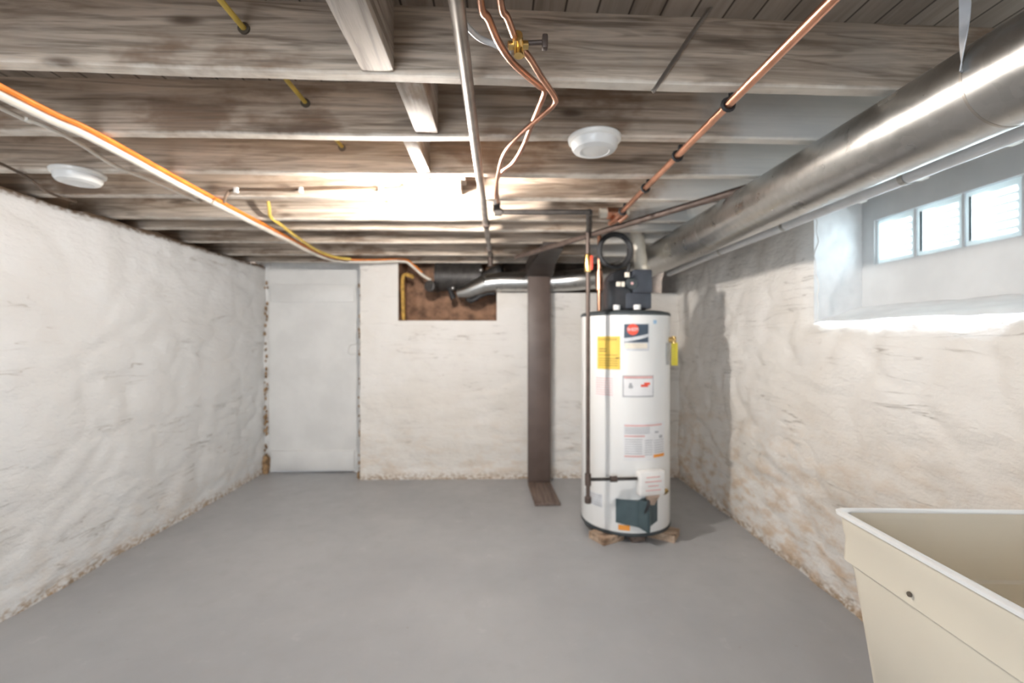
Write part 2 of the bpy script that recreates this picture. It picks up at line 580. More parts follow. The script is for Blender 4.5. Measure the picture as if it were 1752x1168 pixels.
stone_wall('trim_2', f_jamb, steps(0, 1, 0.06), steps(0, 1, 0.03), M['sillpaint'], 6.0, 0.02, label='rough white jamb at the far side of the glass block window', cat='window jamb')
bm = BM()
box(bm, ((XR + WX) / 2 + 0.0, W0 - 0.02, (WS + ZT) / 2), (WX - XR + 0.03, 0.04, ZT - WS))
struct('trim_3', bm, M['sillpaint'], 'white jamb at the near side of the window', 'window jamb', smooth=False)

# window: parged panel round six glass blocks
BW, BZ0, BZ1, BY = BW_, BZ0_, BZ1_, BY_
NBL = 6
win = thing('window_1', 'row of ribbed glass blocks set in a smooth grey panel', 'window', (WX, (W0 + W1) / 2, WS))
win['kind'] = 'structure'
bm = BM()
yb0 = BY - NBL * BW
for y0, y1, z0, z1 in ((W0 - .05, W1 + .05, WS - .02, BZ0), (W0 - .05, W1 + .05, BZ1, ZT), (W0 - .05, yb0, BZ0, BZ1), (BY, W1 + .05, BZ0, BZ1)):
    box(bm, (WX + 0.06, (y0 + y1) / 2, (z0 + z1) / 2), (0.12, y1 - y0, z1 - z0))
part('window_panel', bm, M['panel'], win, smooth=False)
bm = BM()
for i in range(NBL + 1):
    box(bm, (WX + 0.035, BY - i * BW, (BZ0 + BZ1) / 2), (0.05, 0.012, BZ1 - BZ0))
part('mortar_joint', bm, M['white_pvc'], win, smooth=False)
for i in range(NBL):
    bm = BM()
    box(bm, (WX + 0.03, BY - (i + 0.5) * BW, (BZ0 + BZ1) / 2), (0.035, BW - 0.012, BZ1 - BZ0 - 0.004), bev=0.008)
    part('glass_block', bm, M['glass'], win)

# far wall: stone face with the brown niche, low top under the duct at right
NX0, NX1, NZ = -0.905, -0.03, H + 0.165
LZ = H + 0.415                               # top of the wall below the round duct
DX0, DX1 = -2.185, -1.29                     # door


def f_back(u, v, h):
    t = LZ if u > NX1 - 0.001 else (NZ if u > NX0 else JB - 0.005)
    zz = v if v < 1.0 else 1.0
    p = Vector((u, YB - h, 0))
    if v <= 1.0: p.z = v * (JB - 0.005)
    return p


zb = [-0.05] + steps(0, NZ, 0.024)[:-1] + steps(NZ, LZ, 0.024)[:-1] + steps(LZ, JB + 0.01, 0.024)
ub = steps(DX1 + 0.05, NX0, 0.026)[:-1] + steps(NX0, NX1, 0.027)[:-1] + steps(NX1, XR + 0.05, 0.027)


def b_hole(u, z): return (NX0 < u < NX1 and z > NZ) or (u > NX1 and z > LZ)


def b_edge(u, z):
    if z > NZ - 0.08 and u > NX0 - 0.08: return 0.15 if (NX0 - .04 < u < NX1 + .04 and z > NZ - .04) else 0.5
    return 1.0


stone_wall('wall_back', lambda u, v, h: Vector((u, YB - h, v)), ub, zb, M['wall_b'], 3.0, 0.015, b_hole, b_edge, label='white painted stone wall at the far end of the room', cat='wall')
# side of the stone beside the door
stone_wall('trim_4', lambda u, v, h: Vector((DX1 + 0.052 + h * 0.7, u, v)), steps(YB - 0.006, YD + 0.05, 0.03), steps(-0.05, JB + 0.01, 0.03), M['wall_b'], 3.4, 0.014, label='chipped stone edge at the right side of the white door', cat='door jamb')
# ledge, niche and what lies behind
bm = BM()
box(bm, ((NX1 + XR) / 2 + 0.1, YB + 0.22, LZ - 0.02), (XR - NX1 + 0.2, 0.42, 0.04))
box(bm, ((NX0 + NX1) / 2, YB + 0.19, NZ - 0.02), (NX1 - NX0 + 0.02, 0.36, 0.04))
box(bm, (NX0 - 0.015, YB + 0.22, (NZ + ZT) / 2), (0.03, 0.42, ZT - NZ))
box(bm, (NX1 + 0.015, YB + 0.22, (NZ + LZ) / 2 - 0.02), (0.03, 0.42, LZ - NZ))
box(bm, ((NX0 + NX1) / 2, YB + 0.40, (NZ + ZT) / 2), (NX1 - NX0 + 0.1, 0.04, ZT - NZ + 0.1))
struct('trim_5', bm, M['niche'], 'bare brown brick inside the niche in the far wall', 'niche', smooth=False)
bm = BM()
box(bm, (-0.2, YB + 0.50, 1.1), (4.9, 0.06, 2.2))
struct('trim_6', bm, M['sill_wood'], 'dark timber behind the joist ends at the far wall', 'sill plate', smooth=False)
# front wall behind the camera
bm = BM()
OX0, OX1, OZ0, OZ1 = -1.60, -0.70, 0.30, 1.80  # opening added out of view to let in soft front light
for x0, x1, z0, z1 in ((-2.65, OX0, 0, 2.13), (OX1, 2.25, 0, 2.13), (OX0, OX1, 0, OZ0), (OX0, OX1, OZ1, 2.13)):
    box(bm, ((x0 + x1) / 2, YF - 0.03, (z0 + z1) / 2 - 0.01), (x1 - x0, 0.06, z1 - z0))
struct('wall_front', bm, M['wall_l'], 'white wall behind the camera with an added opening for front fill daylight', 'wall', smooth=False)

# door
door = thing('door_1', 'white painted flat plank door in the far left corner', 'door', ((DX0 + DX1) / 2, YD, 0))
door['kind'] = 'structure'
dz = H + 0.655
bm = BM()
dl, dr0, dr1 = DX0 + 0.03, -1.365, -1.30
vb = [bm.verts.new(p) for p in ((dl, YD, 0.015), (dr0, YD, 0.015), (dr1, YD, dz), (dl - 0.005, YD, dz))]
vt = [bm.verts.new(Vector(q.co) + Vector((0, 0.04, 0))) for q in vb]
bm.faces.new(vb); bm.faces.new(vt[::-1])
for i in range(4): bm.faces.new((vb[i], vt[i], vt[(i + 1) % 4], vb[(i + 1) % 4]))
part('door_leaf', bm, M['door'], door, smooth=False)
for nm, y0, y1 in (('top_batten', 487, 517), ('bottom_batten', 770, 802)):
    z0, z1 = at(530, y1, Y=YD).z, at(530, y0, Y=YD).z
    bm = BM()
    box(bm, ((dl + dr0) / 2 + 0.01, YD - 0.004, (z0 + z1) / 2), (dr0 - dl - 0.02, 0.03, z1 - z0), bev=0.004)
    part(nm, bm, M['door'], door)
bm = BM()
hc = at(606, 597, Y=YD - 0.015)
tube(bm, [hc + Vector((0.05, 0.012, 0.045)), hc + Vector((-0.03, 0, 0.045)), hc + Vector((-0.05, -0.004, 0)), hc + Vector((-0.03, 0, -0.045)), hc + Vector((0.05, 0.012, -0.045))], 0.006, 8)
part('door_latch', bm, M['door'], door)
bm = BM()
box(bm, (-1.27, YD + 0.02, 1.0), (0.19, 0.035, 2.0))
box(bm, (DX0 - 0.02, YD + 0.03, 1.0), (0.10, 0.03, 2.0))
box(bm, (-1.75, YD + 0.045, dz + 0.06), (1.1, 0.03, 0.13))
part('door_frame', bm, M['jamb'], door, smooth=False)
# crumbled mortar along the corner and foot of the door
bm = BM()
for i in range(90):
    z = 0.02 + (JB - 0.1) * random.random() ** 1.5
    r = random.uniform(0.006, 0.016) + (0.025 if z < 0.14 else 0)
    q = bmesh.ops.create_icosphere(bm, subdivisions=1, radius=r)['verts']
    bmesh.ops.scale(bm, vec=(0.8, 0.6, 1.4), verts=q)
    bmesh.ops.translate(bm, vec=(DX0 + random.uniform(-0.005, 0.015), YD - 0.01 + random.uniform(-0.015, 0.01), z), verts=q)
for i in range(60):
    z = 0.02 + 1.75 * random.random()
    q = bmesh.ops.create_icosphere(bm, subdivisions=1, radius=random.uniform(0.006, 0.015) + (0.02 if z < 0.06 else 0))['verts']
    bmesh.ops.scale(bm, vec=(0.8, 0.6, 1.6), verts=q)
    bmesh.ops.translate(bm, vec=(DX1 + 0.035 + random.uniform(-0.012, 0.01), YD - 0.16 + random.uniform(-0.05, 0.01), z), verts=q)
o = struct('trim_7', bm, plain('crumbling_rust_mortar', (0.30, 0.19, 0.10), 0.9, var=0.5, scale=30), 'crumbling brown mortar along both edges of the door', 'mortar')

# ------------------------------------------------------------------ joists
JY = [-2.15, -1.75, -1.35, -0.95, -0.55, -0.15, 0.30, 0.765, 1.21, 1.556, 1.907, 2.233, 2.64, 2.885, 3.265, 3.745, 4.09]
ordn = {8: 'first full', 9: 'second', 10: 'third', 11: 'fourth', 12: 'fifth', 13: 'sixth', 14: 'seventh', 15: 'eighth', 16: 'last'}
desc = {8: 'weathered grey brown ceiling joist nearest the camera, with a dark knot and pale lower edge',
        9: 'weathered ceiling joist carrying the round white disc beside the copper pipe',
        10: 'brown stained ceiling joist just in front of the bare bulb',
        11: 'brightly lit ceiling joist just behind the bare bulb, dark cable along its face',
        12: 'second ceiling joist behind the bare bulb, above the front of the water heater',
        13: 'third ceiling joist behind the bare bulb',
        14: 'fourth ceiling joist behind the bare bulb, above the orange cable bend',
        15: 'second ceiling joist from the far wall, just above the door top',
        16: 'ceiling joist right against the far wall above the niche'}
for i, y in enumerate(JY):
    bm = BM()
    xs = steps(-2.42, 1.82, 0.09)
    sk = 0.026 if i == 8 else random.uniform(-0.004, 0.004)
    rings = []
    for x in xs:
        yc = y + sk * x + noise.noise(Vector((x * 0.8, i * 3.3, 0))) * 0.006
        zb_ = JB + 0.003 + noise.noise(Vector((x * 1.2, i * 5.1, 2))) * 0.006 + abs(noise.noise(Vector((x * 9, i * 2.1, 5)))) * 0.004
        hw = 0.0225
        rings.append([bm.verts.new(p) for p in ((x, yc - hw, ZT), (x, yc - hw, zb_ + 0.006), (x, yc - hw + 0.005, zb_), (x, yc + hw - 0.005, zb_), (x, yc + hw, zb_ + 0.006), (x, yc + hw, ZT))])
    for a, b in zip(rings, rings[1:]):
        for j in range(6): bm.faces.new((a[j], b[j], b[(j + 1) % 6], a[(j + 1) % 6]))
    bm.faces.new(rings[0]); bm.faces.new(rings[-1][::-1])
    lab = desc.get(i, 'weathered ceiling joist behind the camera, out of the photograph')
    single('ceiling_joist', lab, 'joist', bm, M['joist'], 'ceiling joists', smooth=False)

# blocking between joists
for (x0, x1, ya, yb_, lab) in ((-0.355, -0.272, 0.79, 1.178, 'pale wooden block between joists left of the grey pipe, nearest the camera'),
                               (-0.282, -0.207, 1.226, 1.53, 'pale wooden block between the first and second joists, left of the grey pipe'),
                               (-0.338, -0.288, 1.582, 1.88, 'pale wooden block between the second and third joists, just before the bulb')):
    bm = BM()
    box(bm, ((x0 + x1) / 2, (ya + yb_) / 2, (JB + ZT) / 2 + 0.004), (x1 - x0, yb_ - ya, ZT - JB - 0.004), bev=0.004)
    single('blocking_board', lab, 'wood block', bm, M['block'], 'blocking between the joists')

# ------------------------------------------------------------------ bulb and lamp holder
bp = at(717, 349, Y=2.045)


def lamp(p, glass, label):
    t = thing('bare_bulb_lamp', label, 'lamp', (p.x, p.y, p.z + 0.135))
    bm = BM()
    lathe(bm, [(0.03, -0.045), (0.036, -0.04), (0.045, -0.018), (0.056, -0.012), (0.058, 0.0)], (p.x, p.y, p.z + 0.108))
    part('lamp_holder', bm, M['porcelain'], t)
    bm = BM()
    lathe(bm, [(0.058, 0.0), (0.05, 0.028)], (p.x, p.y, p.z + 0.109))
    part('junction_box', bm, M['steel'], t)
    bm = BM()
    pr = [(0.013, 0.062), (0.014, 0.052), (0.02, 0.036), (0.028, 0.018), (0.0315, 0.0), (0.029, -0.015), (0.021, -0.028), (0.01, -0.034), (0.001, -0.035)]
    lathe(bm, pr, p, 28)
    part('bulb', bm, glass, t)
    return t


lamp(bp, M['bulb'], 'lit bare bulb in a white porcelain holder under the joists')
bm = BM()
box(bm, (bp.x + 0.05, 2.07, bp.z + 0.148), (0.30, 0.27, 0.022), bev=0.003)
single('mounting_board', 'pale board between joists that holds the bare bulb', 'board', bm, M['block'])
bm = BM()
a = at(771, 322, Y=2.19)
box(bm, (a.x + 0.012, 2.162, a.z + 0.02), (0.085, 0.086, 0.10), bev=0.004)
single('wood_cleat', 'short pale wooden cleat just right of the bare bulb', 'wood block', bm, M['block'])
# unseen bulb added behind the camera as soft front fill
lamp(Vector((-0.25, -1.15, H + 0.62)), M['fill_bulb'], 'added bare bulb behind the camera for front fill light')

# round white discs on the joists
for (px, py, lab) in ((1017, 250, 'round white ceiling disc right of the centre pipes'), (134, 306, 'round white ceiling disc near the left wall')):
    p = at(px, py, Z=0.655)
    t = thing('smoke_detector', lab, 'smoke detector', (p.x, p.y, JB), 'round white discs on the joists')
    bm = BM()
    lathe(bm, [(0.087, 0.0), (0.09, -0.004), (0.088, -0.014), (0.08, -0.018)], (p.x, p.y, JB + 0.004), 40)
    part('base', bm, M['porcelain'], t)
    bm = BM()
    lathe(bm, [(0.079, 0.0), (0.077, -0.016), (0.07, -0.026), (0.05, -0.031), (0.048, -0.029), (0.022, -0.031), (0.001, -0.032)], (p.x, p.y, JB - 0.014), 40)
    part('cover', bm, M['white_enamel'], t)

# ------------------------------------------------------------------ round duct on the right
DXc, DZc, DR = 1.10, H + 0.565, 0.106
duct = thing('round_duct', 'large round galvanised duct running along the right side under the joists', 'duct', (DXc, 1.5, DZc - DR))
bm = BM()
BZ = H + 0.51
pts = [Vector((DXc, -1.9, DZc)), Vector((DXc, 3.35, DZc))]
el = [Vector((DXc, 3.35, DZc))]
for i in range(1, 10):
    a = i / 9 * PI / 2
    el.append(Vector((DXc - 0.66 + 0.66 * math.cos(a), 3.35 + 0.70 * math.sin(a), DZc + (BZ - DZc) * i / 9)))
tube(bm, pts, DR, 40, False)
part('straight_run', bm, M['galv'], duct)
bm = BM()
tube(bm, el, [DR - 0.002, 0.088], 32, False)
part('elbow', bm, M['galv'], duct)
bm = BM()
br = [el[-1], Vector((0.0, 4.06, BZ)), Vector((-0.12, 4.07, BZ - 0.012)), Vector((-0.30, 4.09, BZ - 0.085)), Vector((-0.38, 4.10, BZ - 0.10))]
tube(bm, br[:3], 0.088, 28, False)
part('far_run', bm, M['galv'], duct)
bm = BM()
tube(bm, br[2:], [0.088, 0.05], 28, False)
part('tapered_end', bm, M['galv'], duct)
for yy in (0.955, 2.30):
    bm = BM()
    tube(bm, [Vector((DXc, yy, DZc)), Vector((DXc, yy + 0.006, DZc))], DR + 0.0007, 40, False)
    part('seam_band', bm, M['steel'], duct)
# hanger strap
p0 = at(1645, 124, X=DXc - 0.109)
bm = BM()
n = 16
prev = None
for i in range(n + 1):
    t_ = i / n
    c_ = Vector((p0.x + 0.01 * math.sin(t_ * 5), p0.y - 0.0 + 0.006 * math.sin(t_ * 7), p0.z + (ZT - p0.z) * t_))
    a_ = 0.5 + t_ * 3.3
    w_ = Vector((math.cos(a_), math.sin(a_), 0)) * 0.0095
    n_ = Vector((-math.sin(a_), math.cos(a_), 0)) * 0.001
    cur = [bm.verts.new(c_ + w_ + n_), bm.verts.new(c_ - w_ + n_), bm.verts.new(c_ - w_ - n_), bm.verts.new(c_ + w_ - n_)]
    if prev:
        for j in range(4): bm.faces.new((prev[j], prev[(j + 1) % 4], cur[(j + 1) % 4], cur[j]))
    prev = cur
single('hanger_strap', 'twisted metal strap hanging the round duct from the joists', 'strap', bm, M['silver'])
bm = BM()
tube(bm, [Vector((1.42, -1.6, H + 0.566)), Vector((1.42, 3.0, H + 0.566)), Vector((1.46, 3.9, H + 0.566))], 0.024, 18, False)
wp = thing('white_pipe', 'thin white plastic pipe behind the lower edge of the round duct', 'pipe', (1.42, 1.0, H + 0.542))
part('pipe', bm, M['white_pvc'], wp)
for yy in (0.765, 1.556, 2.233, 2.885):
    bm = BM()
    box(bm, (1.42, yy, H + 0.566 + 0.07), (0.016, 0.02, 0.104))
    tube(bm, [(1.42, yy - 0.01, H + 0.566), (1.42, yy + 0.01, H + 0.566)], 0.0265, 18, False)
    part('pipe_hanger', bm, M['galv'], wp)

# ------------------------------------------------------------------ water heater
hc = Vector((0.838, 3.04, 0.045))
HR, HT = 0.288, H + 0.185
wh = thing('water_heater', 'tall white tank water heater with labels standing on wood scraps', 'water heater', hc)
dv = Vector((-hc.x, -hc.y, 0)).normalized()
uv = Vector((-dv.y, dv.x, 0))
if uv.x < 0: uv = -uv


def hp(phi, z, r=HR): return Vector((hc.x, hc.y, 0)) + (dv * math.cos(phi) + uv * math.sin(phi)) * r + Vector((0, 0, z))


def hphi(px): return math.asin(max(-0.97, min(0.97, (px - 1069) / 76.0)))


def hz(py, phi=0.3): return H + (580 - py) / F * (3.06 - HR * math.cos(phi))


def patch(bm, a0, a1, z0, z1, r, n=10, th=0.0015):
    """curved rectangle with thickness on the tank"""
    f, b = [], []
    for i in range(n + 1):
        a = a0 + (a1 - a0) * i / n
        f.append((bm.verts.new(hp(a, z0, r + th)), bm.verts.new(hp(a, z1, r + th))))
        b.append((bm.verts.new(hp(a, z0, r)), bm.verts.new(hp(a, z1, r))))
    for i in range(n):
        bm.faces.new((f[i][0], f[i + 1][0], f[i + 1][1], f[i][1]))
        bm.faces.new((f[i][1], f[i + 1][1], b[i + 1][1], b[i][1]))
        bm.faces.new((f[i][0], f[i + 1][0], b[i + 1][0], b[i][0]))
    for q, w in ((f[0], b[0]), (f[n], b[n])): bm.faces.new((q[0], q[1], w[1], w[0]))


def quad(x0, x1, y0, y1, dr=0.0, bm=None, th=0.0012):
    """patch bounded by photograph pixels (tank surface)"""
    bm = bm or BM()
    a0, a1 = hphi(x0), hphi(x1)
    am = (a0 + a1) / 2
    patch(bm, a0, a1, hz(y1, am), hz(y0, am), HR + 0.0005 + dr, th=th)
    return bm


def words(body, x0, x1, y0, y1, m, root, under, dr, name='lettering'):
    cu = bpy.data.curves.new('lettering', 'FONT')
    cu.body = body
    cu.align_x = 'CENTER'; cu.align_y = 'CENTER'
    ob = bpy.data.objects.new('lettering', cu)
    C.objects.link(ob)
    dg = bpy.context.evaluated_depsgraph_get()
    me = bpy.data.meshes.new_from_object(ob.evaluated_get(dg))
    bpy.data.objects.remove(ob)
    bm = BM(); bm.from_mesh(me); bpy.data.meshes.remove(me)
    xs = [q.co.x for q in bm.verts]; ys = [q.co.y for q in bm.verts]
    a0, a1 = hphi(x0), hphi(x1)
    am = (a0 + a1) / 2
    z0, z1 = hz(y1, am), hz(y0, am)
    for q in bm.verts:
        s = (q.co.x - min(xs)) / (max(xs) - min(xs)); t = (q.co.y - min(ys)) / (max(ys) - min(ys))
        q.co = hp(a0 + (a1 - a0) * s, z0 + (z1 - z0) * t, HR + 0.0005 + dr)
    return part(name, bm, m, root, under, smooth=False)


bm = BM()
lathe(bm, [(HR - 0.02, 0.0), (HR - 0.004, 0.004), (HR, 0.02), (HR, HT - 0.035 - hc.z)], (hc.x, hc.y, hc.z), 72)
part('tank', bm, M['white_enamel'], wh)
bm = BM()
lathe(bm, [(HR + 0.003, HT - 0.036), (HR + 0.004, HT - 0.024), (HR - 0.004, HT - 0.014), (HR - 0.05, HT - 0.004), (0.02, HT)], (hc.x, hc.y, 0), 72)
part('top_cap', bm, M['dark_trim'], wh)
bm = BM()
lathe(bm, [(HR + 0.0005, 0.0), (HR + 0.003, 0.004), (HR + 0.003, 0.018), (HR + 0.0005, 0.022)], (hc.x, hc.y, hc.z), 72)
part('base_ring', bm, M['dark_trim'], wh)
for a in (hphi(1053), hphi(1093)):
    bm = BM()
    q = hp(a, HT - 0.002, HR - 0.05)
    cyl(bm, q, q + Vector((0, 0, 0.03)), 0.022)
    part('pipe_collar', bm, M['valve_box'], wh)

# labels on the tank
L = part('energy_label', quad(1025, 1062, 575, 632), M['yellow'], wh, label='yellow energy label')
words('ENERGYGUIDE', 1026, 1057, 578, 582.5, M['brown_ink'], wh, L, 0.0028)
bm = BM()
for y in (596, 600): quad(1028, 1040, y, y + 1.6, 0.0018, bm)
for y in (607, 613, 617, 621, 625): quad(1028, 1058, y, y + 0.9, 0.0018, bm)
quad(1055, 1061, 611.5, 613.5, 0.0018, bm)
part('fine_print', bm, M['brown_ink'], wh, L)
L = part('brand_label', quad(1066.5, 1107, 553, 600), M['silver'], wh, label='navy label with a red disc and silver swoosh')
part('navy_field', quad(1068, 1105.5, 554.5, 585.5, 0.0015), M['navy'], wh, L)
bm = BM()
a0, a1 = hphi(1066.5), hphi(1106)
N_ = 14
top, bot = [], []
for i in range(N_ + 1):
    s = i / N_
    a = a0 + (a1 - a0) * s
    yt = 577.5 - 7.5 * s ** 1.6 + 0.5
    yb2 = yt + 6.8 * (1 - 0.25 * s)
    top.append(bm.verts.new(hp(a, hz(yt, a), HR + 0.0044)))
    bot.append(bm.verts.new(hp(a, hz(yb2, a), HR + 0.0044)))
for i in range(N_): bm.faces.new((bot[i], bot[i + 1], top[i + 1], top[i]))
part('swoosh', bm, M['silver'], wh, L)
bm = BM()
cz, ca = hz(563.5, 0.15), hphi(1081.5)
ring = [bm.verts.new(hp(ca + math.cos(2 * PI * j / 28) * 0.122, cz + math.sin(2 * PI * j / 28) * 0.0345, HR + 0.0046)) for j in range(28)]
bm.faces.new(ring)
D = part('red_disc', bm, M['red'], wh, L)
words('RHEEM', 1073.5, 1089.5, 560.5, 566, M['paper'], wh, L, 0.0054)
part('cream_band', quad(1069, 1104, 587, 596, 0.0015), M['cream'], wh, L)
L = part('caution_label', quad(1065.5, 1114, 642, 679), M['grey_print'], wh, label='white caution label with orange header')
part('white_field', quad(1067.5, 1112.5, 647.5, 676.5, 0.0015), M['paper'], wh, L)
part('orange_header', quad(1067.5, 1112.5, 643.3, 646.8, 0.0015), M['pale_red'], wh, L)
bm = BM(); quad(1076, 1080, 655, 659, 0.003, bm); quad(1075, 1081.5, 659, 664, 0.003, bm)
part('grey_symbol', bm, M['grey_print'], wh, L)
bm = BM(); quad(1094, 1105, 657, 661, 0.003, bm); quad(1099, 1108, 653.5, 657.5, 0.003, bm)
part('red_symbol', bm, M['red'], wh, L)
L = part('instruction_label', quad(1067, 1132, 722, 786), M['paper'], wh)
for y in (725.5, 744.5, 779): part('red_print', quad(1068.5, 1100 if y > 740 else 1127, y, y + 2.4, 0.0016), M['pale_red'], wh, L)
bm = BM()
for y in range(731, 742, 3): quad(1069, 1108, y, y + 1.1, 0.0016, bm)
for y in range(751, 776, 4): quad(1069, 1096, y, y + 1.1, 0.0016, bm); quad(1100, 1112, y, y + 1.1, 0.0016, bm)
for y in range(749, 771, 4): quad(1115, 1130, y, y + 1.1, 0.0016, bm)
quad(1116, 1122, 735, 738, 0.0016, bm); quad(1123, 1128, 741, 746, 0.0016, bm)
part('grey_print', bm, M['grey_print'], wh, L)
part('orange_mark', quad(1114, 1131, 773, 778, 0.0016), M['orange'], wh, L)
L = part('faded_label', quad(1022, 1051, 644, 679), M['paper'], wh)
bm = BM()
for y in range(647, 678, 4): quad(1023, 1050, y, y + 1.2, 0.0016, bm)
part('faded_print', bm, M['pale_red'], wh, L)
L = part('rating_label', quad(1002, 1033, 845, 867), M['silver'], wh)
bm = BM()
for y in range(848, 866, 4): quad(1004, 1031, y, y + 1.2, 0.0016, bm)
part('faded_print', bm, M['grey_print'], wh, L)
part('orange_sticker', quad(1059, 1077, 899, 908, 0.001), M['orange'], wh, label='small orange sticker')
part('blue_sticker', quad(1114, 1119, 548, 554), plain('blue_sticker', (0.35, 0.55, 0.75), 0.5), wh)

# gas control
phc = hphi(1105)
zc = hz(820, phc)
rotc = Matrix(((uv.x * math.cos(phc) - dv.x * math.sin(phc), dv.x * math.cos(phc) + uv.x * math.sin(phc), 0),
               (uv.y * math.cos(phc) - dv.y * math.sin(phc), dv.y * math.cos(phc) + uv.y * math.sin(phc), 0), (0, 0, 1)))
bm = BM()
box(bm, hp(phc, zc, HR + 0.03), (0.168, 0.065, 0.15), rotc, 0.014)
gv = part('gas_control', bm, M['valve_box'], wh)
bm = BM()
for i, w in enumerate((0.09, 0.11, 0.07, 0.10)):
    box(bm, hp(phc, zc + 0.04 - i * 0.026, HR + 0.0632), (w, 0.0015, 0.006), rotc)
part('print', bm, M['pale_red'], wh, gv)
bm = BM()
q = hp(phc, zc - 0.072, HR + 0.045)
lathe(bm, [(0.018, -0.055), (0.02, -0.05), (0.046, 0.0), (0.046, 0.002)], q, 20)
part('tan_bracket', bm, M['bracket'], wh, gv)
# burner access cover: two planes meeting in a ridge
bm = BM()
xa, xb, xr = hphi(1055), hphi(1120), hphi(1099)
zt, zbm = hz(855, 0.1), hz(899, 0.1)


def cover_pts(a, zt_, zb_, r): return [hp(a, zt_, r), hp(a, zb_, r)]


cols = []
for i, (px, ro, dt, db) in enumerate(((1055, 0.004, 0, 0.012), (1072, 0.012, 0, 0.006), (1086, 0.02, 0, 0.0), (1090, 0.022, 0, -0.004), (1098, 0.06, 0.012, -0.022), (1101, 0.06, 0.012, -0.022), (1106, 0.026, 0.02, 0.003), (1120, 0.004, 0.03, 0.018))):
    a = hphi(px)
    cols.append([bm.verts.new(hp(a, zt + dt, HR + ro)), bm.verts.new(hp(a, zbm + db, HR + ro)), bm.verts.new(hp(a, zbm + db, HR - 0.002)), bm.verts.new(hp(a, zt + dt, HR - 0.002))])
for p_, q_ in zip(cols, cols[1:]):
    for j in range(4): bm.faces.new((p_[j], q_[j], q_[(j + 1) % 4], p_[(j + 1) % 4]))
bm.faces.new(cols[0]); bm.faces.new(cols[-1][::-1])
part('burner_cover', bm, M['access'], wh, smooth=False, label='teal grey burner access cover')
# pilot tube from the control into the burner
bm = BM()
tube(bm, [hp(phc - 0.06, zc - 0.08, HR + 0.05), hp(phc - 0.1, zc - 0.13, HR + 0.062), hp(phc - 0.13, zc - 0.2, HR + 0.03)], 0.009, 10)
part('burner_tube', bm, M['black_rubber'], wh)
# drain valve
a = hphi(1126)
bm = BM()
cyl(bm, hp(a, hz(833, a), HR - 0.005), hp(a, hz(833, a), HR + 0.03), 0.014)
cyl(bm, hp(a, hz(833, a), HR + 0.03), hp(a, hz(835, a), HR + 0.042), 0.02)
part('drain_valve', bm, M['brass'], wh)
# relief valve with a hanging tag at the right side
a = math.radians(74)
bm = BM()
q = hp(a, hz(581, a), HR - 0.01)
cyl(bm, q, hp(a, hz(581, a), HR + 0.04), 0.018)
cyl(bm, hp(a, hz(581, a), HR + 0.028) - Vector((0, 0, 0.022)), hp(a, hz(581, a), HR + 0.028) + Vector((0, 0, 0.022)), 0.014)
rv_ = part('relief_valve', bm, M['brass'], wh)
bm = BM()
z1, z0 = hz(586, a), hz(624, a)
q = hp(a, (z0 + z1) / 2, HR + 0.032)
box(bm, q, (0.04, 0.002, z1 - z0), Matrix.Rotation(math.radians(-10), 3, 'Z'), 0.0006)
part('yellow_tag', bm, M['tag'], wh, rv_, label='yellow hanging tag')
bm = BM()
q = hp(a, hz(604, a), HR + 0.008)
box(bm, hp(math.radians(66), hz(604, a), HR + 0.002), (0.05, 0.003, 0.14), Matrix.Rotation(math.radians(50), 3, 'Z'))
part('side_label', bm, M['grey_print'], wh)

# blower on the top
bl = Vector((hc.x - 0.045, hc.y - 0.10, 0))
b0 = at(1038, 525, d=2.93); b1 = at(1104, 465, d=2.93)
xm = (b0.x + b1.x) / 2
bm = BM()
box(bm, (at(1055, 500, d=2.93).x, 2.93, (HT + b1.z) / 2 - 0.035), (0.15, 0.20, b1.z - HT - 0.06), bev=0.02)
lathe(bm, [(0.03, -0.05), (0.105, -0.045), (0.115, -0.02), (0.115, 0.03), (0.105, 0.045), (0.03, 0.05)], (at(1064, 495, d=2.93).x, 2.93, HT + 0.15), 36, (0, 1, 0))
bwr = part('blower_housing', bm, M['blower'], wh)
bm = BM()
box(bm, (at(1090, 500, d=2.88).x, 2.91, HT + 0.055), (0.165, 0.17, 0.10), bev=0.01)
box(bm, (at(1097, 486, d=2.88).x, 2.90, HT + 0.178), (0.125, 0.15, 0.15), bev=0.012)
part('blower_motor', bm, M['blower_blue'], wh, bwr)
bm = BM()
q = at(1083, 484, d=2.815)
lathe(bm, [(0.038, 0.0), (0.036, 0.012), (0.02, 0.016), (0.001, 0.017)], (q.x, 2.83, q.z), 24, (0, -1, 0))
part('motor_cap', bm, M['dark_trim'], wh, bwr)
bm = BM()
lathe(bm, [(0.009, 0), (0.008, 0.004), (0.001, 0.005)], (q.x, 2.812, q.z), 14, (0, -1, 0))
part('red_button', bm, M['pale_red'], wh, bwr)
for px, py, w, h_ in ((1073, 470, 0.03, 0.03), (1058, 486, 0.028, 0.028), (1066, 486, 0.02, 0.03)):
    bm = BM()
    q = at(px, py, d=2.81)
    box(bm, (q.x, 2.79, q.z), (w, 0.006, h_), bev=0.002)
    part('pale_sticker', bm, M['cream'], wh, bwr)
